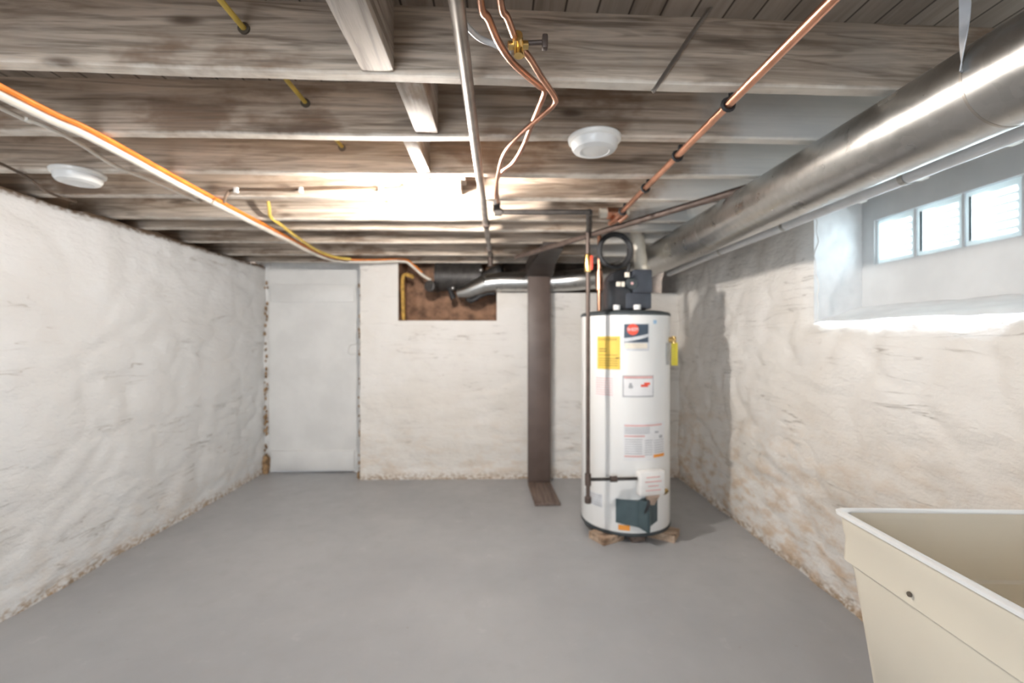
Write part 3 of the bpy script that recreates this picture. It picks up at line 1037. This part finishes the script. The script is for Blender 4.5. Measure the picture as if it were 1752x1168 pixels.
# supports under the tank
for (c_, s_, rz, lab) in (((0.665, 2.83, 0.0225), (0.17, 0.14, 0.044), 0.5, 'tan wood scrap under the front left edge of the water heater'),
                          ((1.035, 2.86, 0.0225), (0.17, 0.14, 0.044), -0.6, 'tan wood scrap under the right edge of the water heater'),
                          ((0.84, 3.22, 0.0225), (0.22, 0.12, 0.044), 0.1, 'wood scrap under the back of the water heater'),
                          ((0.845, 2.82, 0.021), (0.09, 0.08, 0.040), 0.2, 'small dark wood scrap under the front middle of the water heater')):
    bm = BM()
    box(bm, c_, s_, Matrix.Rotation(rz, 3, 'Z'), 0.004)
    single('wood_shim', lab, 'wood scrap', bm, M['shim'] if s_[0] > 0.1 else M['floorboard'], 'wood scraps under the water heater')

# vent pipe, cord coil, copper nipple above the heater
vb_, vt_ = at(1098, 466, d=2.98), at(1090, 391, d=2.98)
bm = BM()
tube(bm, [vb_ - Vector((0, 0, 0.0)), vt_ - Vector((0, 0, 0.05))], 0.043, 24, False)
tube(bm, [vt_ - Vector((0, 0, 0.05)), vt_ + Vector((-0.02, 0, 0.02))], [0.043, 0.026], 24, False)
vp = thing('vent_pipe', 'off white plastic vent pipe rising from the blower on the heater', 'pipe', vb_)
part('pipe', bm, M['pvc'], vp)
bm = BM()
tube(bm, [vb_ + Vector((0, 0, 0.0)), vb_ + Vector((-0.001, 0, 0.035))], 0.05, 24, False)
part('collar', bm, M['pvc'], vp)
cc = at(1053, 428, d=2.86)
bm = BM()
pts = []
for i in range(0, 70):
    a = i / 24 * 2 * PI + 0.9
    rr = 0.098 + 0.006 * math.sin(a * 0.63)
    pts.append(cc + Vector((math.cos(a) * rr, 0.012 * math.sin(a * 0.4) + i * 0.0004, math.sin(a) * rr * 1.05)))
pts = pts + [at(1076, 455, d=2.87), at(1072, 468, d=2.87)]
tube(bm, pts, 0.011, 8)
single('power_cord', 'black power cord coiled in a loop above the water heater', 'cord', bm, M['black_rubber'])
bm = BM()
c0 = at(1033, 540, d=2.93)
cyl(bm, Vector((c0.x - 0.01, 3.0, HT + 0.001)), Vector((c0.x - 0.01, 3.0, JB + 0.03)), 0.014)
nb = thing('hot_water_pipe', 'copper riser at the left of the blower on top of the heater', 'pipe', (c0.x - 0.01, 3.0, HT))
part('pipe', bm, M['old_copper'], nb)
bm = BM()
q = at(1034, 478, d=2.98)
lathe(bm, [(0.015, -0.07), (0.022, -0.065), (0.024, 0.0), (0.022, 0.06), (0.015, 0.065)], (c0.x - 0.01, 3.0, q.z), 20)
part('coupling', bm, M['copper'], nb)

# gas piping
GX, GY = at(1006, 600, d=2.715).x, at(1006, 600, d=2.715).y
zb2 = at(1006, 820, Y=GY).z
gp = thing('gas_pipe', 'black iron gas pipe dropping in front of the heater to its control', 'pipe', (GX, GY, zb2 - 0.14))
bm = BM()
hA, hB = at(852, 351, d=2.33), at(1008, 357, d=2.33)
cyl(bm, Vector((GX, GY, zb2)), Vector((GX, GY, JB - 0.03)), 0.0125)
part('riser', bm, M['brown_iron'], gp)
bm = BM()
cyl(bm, (hA.x, hA.y, JB - 0.03), (hB.x, hB.y, JB - 0.03), 0.013)
part('overhead_run', bm, M['iron'], gp)
bm = BM()
tube(bm, [(hB.x, hB.y, JB - 0.03), (hB.x + 0.01, hB.y + 0.05, JB - 0.03), (GX, GY - 0.03, JB - 0.03), (GX, GY, JB - 0.045)], 0.017, 14)
part('elbow', bm, M['iron'], gp)
bm = BM()
cyl(bm, (hA.x - 0.018, hA.y, JB - 0.03), (hA.x + 0.02, hA.y, JB - 0.03), 0.02)
cyl(bm, (hA.x - 0.006, hA.y, JB - 0.03), (hA.x - 0.006, hA.y, JB + 0.06), 0.018)
part('run_elbow', bm, M['iron'], gp)
bm = BM()
cyl(bm, Vector((GX, GY, zb2 - 0.035)), Vector((GX, GY, zb2 + 0.035)), 0.019)
cyl(bm, Vector((GX, GY, zb2 - 0.13)), Vector((GX, GY, zb2 - 0.03)), 0.0125)
lathe(bm, [(0.018, -0.14), (0.021, -0.135), (0.021, -0.105), (0.016, -0.10)], (GX, GY, zb2), 18)
part('drip_leg', bm, M['brown_iron'], gp)
bm = BM()
ge = hp(hphi(1083), zc + 0.005, HR + 0.04)
ge = Vector((at(1090, 818, Y=ge.y).x, ge.y, zb2))
cyl(bm, Vector((GX, GY, zb2)), ge, 0.010)
part('branch', bm, M['iron'], gp)
bm = BM()
md = Vector((GX, GY, zb2)).lerp(ge, 0.52)
ax = (ge - Vector((GX, GY, zb2))).normalized()
cyl(bm, md - ax * 0.02, md + ax * 0.02, 0.019, 8)
part('union', bm, M['brown_iron'], gp)
bm = BM()
zv = at(1006, 450, Y=GY).z
lathe(bm, [(0.014, -0.055), (0.02, -0.05), (0.024, -0.02), (0.024, 0.02), (0.02, 0.05), (0.014, 0.055)], (GX, GY, zv), 18)
gvv = part('shutoff_valve', bm, M['brass'], gp)
bm = BM()
box(bm, (GX + 0.018, GY - 0.02, zv), (0.016, 0.012, 0.085), bev=0.004)
part('red_handle', bm, M['red'], gp, gvv, label='red valve handle')

# diagonal iron pipe under the joists
bm = BM()
pA, pB = at(885, 432, d=3.15), at(1238, 342, d=2.06)
pA.z = JB - 0.075; pB.z = JB - 0.026
pB2 = pB + (pB - pA) * 0.07
pA.y += 0.22
cyl(bm, pA, pB2, 0.017)
single('iron_pipe', 'dark iron pipe running diagonally under the joists towards the round duct', 'pipe', bm, M['brown_iron'])

# straight grey conduit in the middle of the ceiling
cA = at(776, 6, Z=0.648)
cn = thing('grey_conduit', 'straight grey metal pipe running down the middle under the joists', 'pipe', (cA.x, 1.8, JB - 0.04))
cx_ = cA.x
bm = BM()
cyl(bm, (cx_, -0.8, JB - 0.019), (cx_ + 0.012, 3.62, JB - 0.019), 0.0165)
part('pipe', bm, M['steel'], cn)
for yy in (3.35, 2.62):
    bm = BM()
    cyl(bm, (cx_ + 0.01, yy - 0.03, JB - 0.019), (cx_ + 0.01, yy + 0.03, JB - 0.019), 0.0215)
    part('coupling', bm, M['brown_iron'], cn)
bm = BM()
cyl(bm, (cx_ + 0.012, 3.62, JB + 0.01), (cx_ + 0.012, 3.62, JB - 0.10), 0.02)
part('end_fitting', bm, M['brown_iron'], cn)

# copper pipe with hangers
q = at(1268, 165, Z=0.655)
cpx = q.x
cp = thing('copper_pipe', 'straight copper water pipe hung below the joists beside the duct', 'pipe', (cpx, 1.6, JB - 0.05))
bm = BM()
cyl(bm, (cpx, -0.6, JB - 0.03), (cpx - 0.03, 2.50, JB - 0.03), 0.0118)
part('pipe', bm, M['copper'], cp)
for yy in (0.80, 1.246, 1.60, 1.945, 2.30):
    bm = BM()
    x_ = cpx - 0.03 * (yy + 0.6) / 3.1
    tube(bm, [Vector((x_ + math.cos(a) * 0.0165, yy, JB - 0.03 + math.sin(a) * 0.0165)) for a in [2 * PI * i / 14 for i in range(15)]], 0.005, 8, False)
    box(bm, (x_ + 0.012, yy + 0.004, JB - 0.005), (0.012, 0.014, 0.03))
    part('pipe_hanger', bm, M['black_rubber'], cp)
# copper fitting where it turns down
q = at(1052, 365, d=2.50)
cf = cp
bm = BM()
cyl(bm, q + Vector((-0.045, 0, 0)), q + Vector((0.04, 0, 0)), 0.032, 24)
part('coupling', bm, M['copper'], cf)
bm = BM()
cyl(bm, q + Vector((0.04, 0, 0)), q + Vector((0.075, 0, 0)), 0.027, 20)
part('pale_end', bm, M['pvc'], cf)
bm = BM()
cyl(bm, q + Vector((-0.085, 0, 0)), q + Vector((-0.045, 0, 0)), 0.027, 20)
part('pale_end', bm, M['pvc'], cf)
bm = BM()
tube(bm, [(cpx - 0.03, 2.46, JB - 0.03), (cpx - 0.035, 2.52, JB - 0.035), q + Vector((0.06, -0.02, -0.012)), q + Vector((0.02, 0.0, -0.045))], 0.014, 10)
part('copper_tail', bm, M['copper'], cf)

# pair of soft copper tubes with the brass valve
def pathz(pts, z): return [at(a, b, Z=z) for a, b in pts]


A = pathz([(822, 0), (835, 31), (853, 72), (874, 103), (897, 125), (922, 146), (932, 155), (921, 185), (909, 215), (895, 250), (878, 278), (860, 292)], 0.655)
A = [A[0] + Vector((0.012, -0.55, 0)), A[0] + Vector((0.004, -0.25, 0))] + A + [at(850, 310, Z=0.65), at(852, 345, Z=0.65)]
B = pathz([(856, 0), (868, 30), (880, 62), (887, 77), (905, 97), (926, 131), (949, 165), (948, 178), (928, 197), (892, 228), (863, 262), (852, 300), (849, 322), (848, 338)], 0.625)
B = [B[0] + Vector((-0.02, -0.5, 0)), B[0] + Vector((-0.008, -0.22, 0))] + B
t = thing('copper_tube', 'soft copper tube with pale sheen bending right then back left, no valve', 'pipe', A[6], 'pair of soft copper tubes')
bm = BM(); tube(bm, A, 0.0082, 10)
part('tube', bm, M['old_copper'], t)
t = thing('copper_tube', 'soft copper tube that carries the small brass valve', 'pipe', B[5], 'pair of soft copper tubes')
bm = BM(); tube(bm, B, 0.0072, 10)
part('tube', bm, M['old_copper'], t)
vq = B[5]
bm = BM()
cyl(bm, vq + Vector((-0.004, -0.03, 0)), vq + Vector((0.006, 0.03, 0)), 0.0115, 16)
cyl(bm, vq, vq + Vector((0.0, -0.004, -0.026)), 0.010, 14)
cyl(bm, vq + Vector((-0.022, -0.004, -0.004)), vq + Vector((0.02, 0.0, 0)), 0.009, 14)
vl = part('brass_valve', bm, M['brass'], t, label='small brass valve')
bm = BM()
cyl(bm, vq + Vector((0.01, 0, 0.004)), vq + Vector((0.05, -0.004, 0.004)), 0.005, 10)
box(bm, vq + Vector((0.056, -0.004, 0.004)), (0.012, 0.016, 0.03), bev=0.003)
part('valve_handle', bm, M['brown_iron'], t, vl)
bm = BM()
tube(bm, [at(762, -30, Z=0.70), at(783, 20, Z=0.70), at(800, 46, Z=0.70), at(822, 66, Z=0.70), at(850, 78, Z=0.695), at(872, 92, Z=0.69)], 0.0068, 10)
single('white_tube', 'short white plastic tube curving beside the grey pipe near the brass valve', 'tube', bm, M['white_pvc'])

# steel rod down the face of the first joist
bm = BM()
tube(bm, [at(1232, -25, d=1.17), at(1222, 3, d=1.18), at(1188, 52, d=1.192), at(1150, 108, d=1.195), at(1122, 150, d=1.198), at(1116, 157, d=1.20)], 0.0055, 8)
single('flexible_conduit', 'thin grey armoured cable slanting across the nearest joist', 'cable', bm, M['steel'])

# ------------------------------------------------------------------ cables
def cable(name, pts, r, m, label, flat=1.0, group=None, seg=10):
    bm = BM()
    tube(bm, pts, r, seg, True, sx=flat)
    return single(name, label, 'cable', bm, m, group)


zc_ = 0.652
main = [(0, 163), (150, 233), (300, 313), (400, 365), (480, 405)]
W = [at(a, b, Z=zc_) for a, b in main]
W = [W[0] + Vector((0.05, -1.3, 0))] + W + [at(545, 437, Z=0.655), at(585, 447, d=3.84), at(640, 448, d=3.92), at(690, 447, d=3.96), at(705, 455, d=4.0), at(722, 470, d=4.0), at(737, 479, d=4.03)]
cable('white_cable', W, 0.0115, M['cable_white'], 'thick white cable clipped diagonally under the joists from the left edge', 1.2)
off = Vector((0.010, 0, 0.019))
cable('orange_cable', [p + off for p in W[:-5]] + [p + Vector((0.0, 0.012, 0.02)) for p in W[-5:-1]], 0.0085, M['cable_orange'], 'orange cable running beside the thick white cable under the joists', 1.25)
W2 = [at(a, b, Z=0.672) for a, b in ((0, 184), (45, 203), (90, 221), (140, 248), (200, 285), (275, 315), (340, 345))]
W2 = [W2[0] + Vector((0.03, -0.9, 0.004))] + W2
cable('thin_white_cable', W2, 0.007, M['cable_white'], 'thinner white cable left of the thick white and orange pair')
yx = at(425, 58, Y=1.19).x
yz = at(425, 58, Y=1.19).z
cable('yellow_cable', [(yx + 0.004, -1.2, yz), (yx, 0.5, yz), (yx, 1.2, yz), (yx, 2.0, yz + 0.003), (yx, 3.0, yz)], 0.0065, M['cable_yellow'], 'yellow cable threaded through holes in the joists', 1.2)
for yy, i in ((1.21, 8), (1.556, 9), (1.907, 10)):
    bm = BM()
    cyl(bm, (yx, yy - 0.0265 + 0.026 * yx * (i == 8), yz), (yx, yy - 0.018 + 0.026 * yx * (i == 8), yz), 0.015, 16)
    single('cable_hole', 'dark drilled hole round the yellow cable in the %s joist' % ordn[i], 'hole', bm, M['hole'], 'cable holes in the joists')
cable('yellow_cable', [at(459, 344, Z=0.76), at(461, 358, Z=0.72), at(463, 371, Z=0.69), at(480, 384, Z=0.676), at(510, 407, Z=0.672), at(542, 428, Z=0.668), at(575, 440, Z=0.66), at(600, 443, Z=0.66)], 0.0085, M['cable_yellow'], 'yellow cable that drops from a joist onto the orange cable', 1.2)
zj = at(500, 325, Y=2.205).z
ct = thing('brown_cable', 'dark brown cable stapled along the lit joist behind the bulb', 'cable', at(500, 325, Y=2.2))
bm = BM()
tube(bm, [at(383, 347, Y=2.18), at(388, 333, Y=2.19), at(400, 325, Y=2.2), at(460, 325, Y=2.2), at(512, 324, Y=2.2), at(600, 322, Y=2.2), at(680, 323, Y=2.2), at(700, 316, Y=2.16)], 0.006, 8)
part('sheath', bm, M['cable_brown'], ct)
for px in (404, 515, 652):
    bm = BM()
    q = at(px, 325, Y=2.195)
    box(bm, q, (0.02, 0.016, 0.026), bev=0.003)
    part('cable_staple', bm, M['porcelain'], ct)
cable('black_cable', [at(-30, 268, Z=0.673), at(10, 284, Z=0.673), at(50, 305, Z=0.673), at(85, 330, Z=0.673), at(130, 345, Z=0.673)], 0.006, M['cable_brown'], 'dark thin cable above the top of the left wall')

# ------------------------------------------------------------------ brown post and what stands by the niche
post = thing('brown_post', 'flat dark brown steel post standing at the far wall', 'post', (0.338, 3.95, 0))
bm = BM()
box(bm, (0.338, 3.948, (H + 0.585) / 2), (0.197, 0.034, H + 0.585), bev=0.006)
part('shaft', bm, M['post'], post)
bm = BM()
vs2 = []
for (x0, x1, y, z0, z1) in ((0.225, 0.45, 3.965, H + 0.54, H + 0.64), (0.22, 0.455, 3.90, H + 0.545, H + 0.66), (0.25, 0.44, 3.60, H + 0.60, H + 0.672), (0.30, 0.44, 3.15, H + 0.63, H + 0.676)):
    vs2.append([bm.verts.new(p) for p in ((x0, y, z0), (x1, y, z0), (x1, y, z1), (x0, y, z1))])
for p_, q_ in zip(vs2, vs2[1:]):
    for j in range(4): bm.faces.new((p_[j], q_[j], q_[(j + 1) % 4], p_[(j + 1) % 4]))
bm.faces.new(vs2[0]); bm.faces.new(vs2[-1][::-1])
part('bracket', bm, M['post_dark'], post, smooth=False, label='dark bracket at the post head')
bm = BM()
q0, q1 = at(903, 829, Z=-H), at(915, 866, Z=-H)
ln = q0.y - q1.y
box(bm, ((q0.x + q1.x) / 2 + 0.098, (q0.y + q1.y) / 2, 0.012), (0.195, ln, 0.02), Matrix.Rotation(math.atan2(q1.x - q0.x, ln) * 1.0, 3, 'Z'), 0.003)
single('brown_board', 'short brown board lying flat on the floor in front of the post', 'board', bm, M['floorboard'])

bd = thing('black_drain', 'black drain pipe with fittings in the top of the brown niche', 'drain pipe', (-0.36, 4.16, H + 0.45))
bm = BM()
zz = H + 0.565
tube(bm, [(-0.585, 4.17, zz), (-0.17, 4.17, zz)], 0.128, 28, False)
part('barrel', bm, M['iron'], bd)
for x_ in (-0.575, -0.46, -0.36, -0.21):
    bm = BM()
    tube(bm, [(x_, 4.17, zz), (x_ + 0.02, 4.17, zz)], 0.136, 28, False)
    part('hub', bm, M['iron'], bd)
bm = BM()
lathe(bm, [(0.05, 0.0), (0.05, 0.06), (0.03, 0.065), (0.03, 0.08)], (-0.60, 4.05, zz - 0.10), 16, (-0.3, -1, 0))
part('drain_plug', bm, M['iron'], bd)
bm = BM()
tube(bm, [(-0.17, 4.15, zz - 0.02), (-0.08, 4.13, zz + 0.02), (0.02, 4.10, zz + 0.06)], 0.06, 14)
part('outlet', bm, M['iron'], bd)
bm = BM()
tube(bm, [(-0.46, 4.10, zz - 0.10), (-0.43, 4.08, zz - 0.17), (-0.415, 4.08, zz - 0.205)], [0.02, 0.028], 12, False)
part('stub', bm, M['black_rubber'], bd)
bm = BM()
tube(bm, [(-0.36, 4.12, H + 0.44), (-0.31, 4.10, H + 0.39), (-0.27, 4.09, H + 0.345), (-0.22, 4.08, H + 0.36), (-0.15, 4.08, H + 0.40), (-0.05, 4.09, H + 0.415)], 0.022, 12)
part('hose', bm, M['black_rubber'], bd)
for x_, z_ in ((-0.17, zz + 0.05), (-0.165, zz - 0.05), (-0.42, zz - 0.11), (-0.30, zz - 0.115)):
    bm = BM()
    q = bmesh.ops.create_icosphere(bm, subdivisions=2, radius=0.022)['verts']
    bmesh.ops.translate(bm, vec=(x_, 4.055, z_), verts=q)
    part('clamp', bm, M['galv'], bd)
bm = BM()
tube(bm, [(NX0 + 0.05, 4.06, NZ + 0.005), (NX0 + 0.045, 4.055, NZ + 0.2), (NX0 + 0.05, 4.055, H + 0.56), (NX0 + 0.14, 4.06, H + 0.55)], 0.017, 10)
single('foam_strip', 'aged yellow strip down the left edge of the brown niche', 'strip', bm, M['yellow_edge'])

# ------------------------------------------------------------------ laundry tub
ZR = 0.86
k0 = at(1422, 867, Z=ZR - H)
tw, td = 0.58, 0.58
rt = Matrix.Rotation(math.radians(-3.2), 3, 'Z')


def tb(x, y, z):
    """tub-local: x right from the far-left rim corner, y towards the camera"""
    return Vector((k0.x, k0.y, 0)) + rt @ Vector((x, -y, 0)) + Vector((0, 0, z))


tub = thing('laundry_tub', 'cream plastic laundry tub at the lower right corner', 'sink', (k0.x + 0.29, k0.y - 0.29, 0))


def rrect(inset, z, rad, n=6):
    out = []
    x0, y0, x1, y1 = inset, inset, tw - inset, td - inset
    for (cx__, cy__, a0_) in ((x1 - rad, y1 - rad, 0), (x0 + rad, y1 - rad, 90), (x0 + rad, y0 + rad, 180), (x1 - rad, y0 + rad, 270)):
        for i in range(n + 1):
            a = math.radians(a0_ + 90 * i / n)
            out.append(tb(cx__ + math.cos(a) * rad, cy__ + math.sin(a) * rad, z))
    return out


def loft(bm, loops, cap0=False, cap1=False):
    R = [[bm.verts.new(p) for p in lp] for lp in loops]
    m_ = len(R[0])
    for a, b in zip(R, R[1:]):
        for j in range(m_): bm.faces.new((a[j], a[(j + 1) % m_], b[(j + 1) % m_], b[j]))
    if cap0: bm.faces.new(R[0])
    if cap1: bm.faces.new(R[-1])


bm = BM()
loft(bm, [rrect(0.007, ZR - 0.006, 0.022), rrect(0.010, ZR - 0.045, 0.022), rrect(0.013, ZR - 0.055, 0.022), rrect(0.011, ZR - 0.108, 0.022), rrect(0.021, ZR - 0.114, 0.022),
          rrect(0.023, ZR - 0.135, 0.03), rrect(0.050, ZR - 0.42, 0.04), rrect(0.07, ZR - 0.44, 0.04),
          rrect(0.105, ZR - 0.42, 0.04), rrect(0.076, ZR - 0.39, 0.05), rrect(0.044, ZR - 0.15, 0.045), rrect(0.036, ZR - 0.145, 0.045), rrect(0.026, ZR - 0.02, 0.03), rrect(0.018, ZR - 0.006, 0.025)])
# bottom
b_in = rrect(0.105, ZR - 0.42, 0.04)
bm.faces.new([bm.verts.new(p) for p in b_in])
part('basin', bm, M['tub'], tub)
bm = BM()
loft(bm, [rrect(0.006, ZR - 0.012, 0.022), rrect(0.001, ZR - 0.010, 0.022), rrect(0.0, ZR - 0.003, 0.022), rrect(0.004, ZR, 0.022), rrect(0.012, ZR, 0.02), rrect(0.017, ZR - 0.004, 0.02), rrect(0.018, ZR - 0.012, 0.02)])
part('rim', bm, M['tub_rim'], tub)
bm = BM()
q = tb(0.010, 0.205, ZR - 0.088)
lathe(bm, [(0.0048, 0.0), (0.0046, 0.003), (0.001, 0.0035)], q, 12, (-1, 0, 0.05))
part('screw', bm, M['hole'], tub)
bm = BM()
lathe(bm, [(0.04, 0.0), (0.04, 0.004), (0.028, 0.005), (0.026, 0.0)], tb(tw / 2, td / 2, ZR - 0.419), 24)
part('drain', bm, M['galv'], tub)
for (x_, y_) in ((0.12, 0.12), (tw - 0.12, 0.12), (0.12, td - 0.12), (tw - 0.12, td - 0.12)):
    bm = BM()
    sx_ = -0.03 if x_ < 0.3 else 0.03
    sy_ = -0.03 if y_ < 0.3 else 0.03
    tube(bm, [tb(x_, y_, ZR - 0.435), tb(x_ + sx_, y_ + sy_, 0.0)], [0.026, 0.02], 14, False)
    part('leg', bm, M['tub'], tub)

# ------------------------------------------------------------------ daylight and view
wd = bpy.data.worlds.new('overcast_sky')
S.world = wd
wd.use_nodes = True
wd.node_tree.nodes['Background'].inputs[0].default_value = (0.80, 0.90, 1.0, 1)
wd.node_tree.nodes['Background'].inputs[1].default_value = 13.0
pl = bpy.data.lights.new('window_portal', 'AREA')
pl.shape = 'RECTANGLE'
pl.size = NBL * BW
pl.size_y = BZ1 - BZ0
pl.cycles.is_portal = True
po = bpy.data.objects.new('window_portal', pl)
po.location = (WX + 0.14, BY - NBL * BW / 2, (BZ0 + BZ1) / 2)
po.rotation_euler = (0, PI / 2, PI)
po.rotation_euler = Vector((-1, 0, 0)).to_track_quat('-Z', 'Y').to_euler()
C.objects.link(po)

pl = bpy.data.lights.new('fill_opening_portal', 'AREA')  # portal over the added opening behind the camera
pl.shape = 'RECTANGLE'
pl.size = OX1 - OX0
pl.size_y = OZ1 - OZ0
pl.cycles.is_portal = True
po = bpy.data.objects.new('fill_opening_portal', pl)
po.location = ((OX0 + OX1) / 2, YF - 0.08, (OZ0 + OZ1) / 2)
po.rotation_euler = Vector((0, 1, 0)).to_track_quat('-Z', 'Z').to_euler()
C.objects.link(po)

S.view_settings.view_transform = 'Standard'
S.view_settings.look = 'None'
S.view_settings.gamma = 1.0
S.view_settings.use_curve_mapping = False
S.view_settings.exposure = 0.48
S.cycles.use_denoising = True
S.cycles.max_bounces = 12
S.cycles.diffuse_bounces = 8
S.cycles.sample_clamp_indirect = 8.0
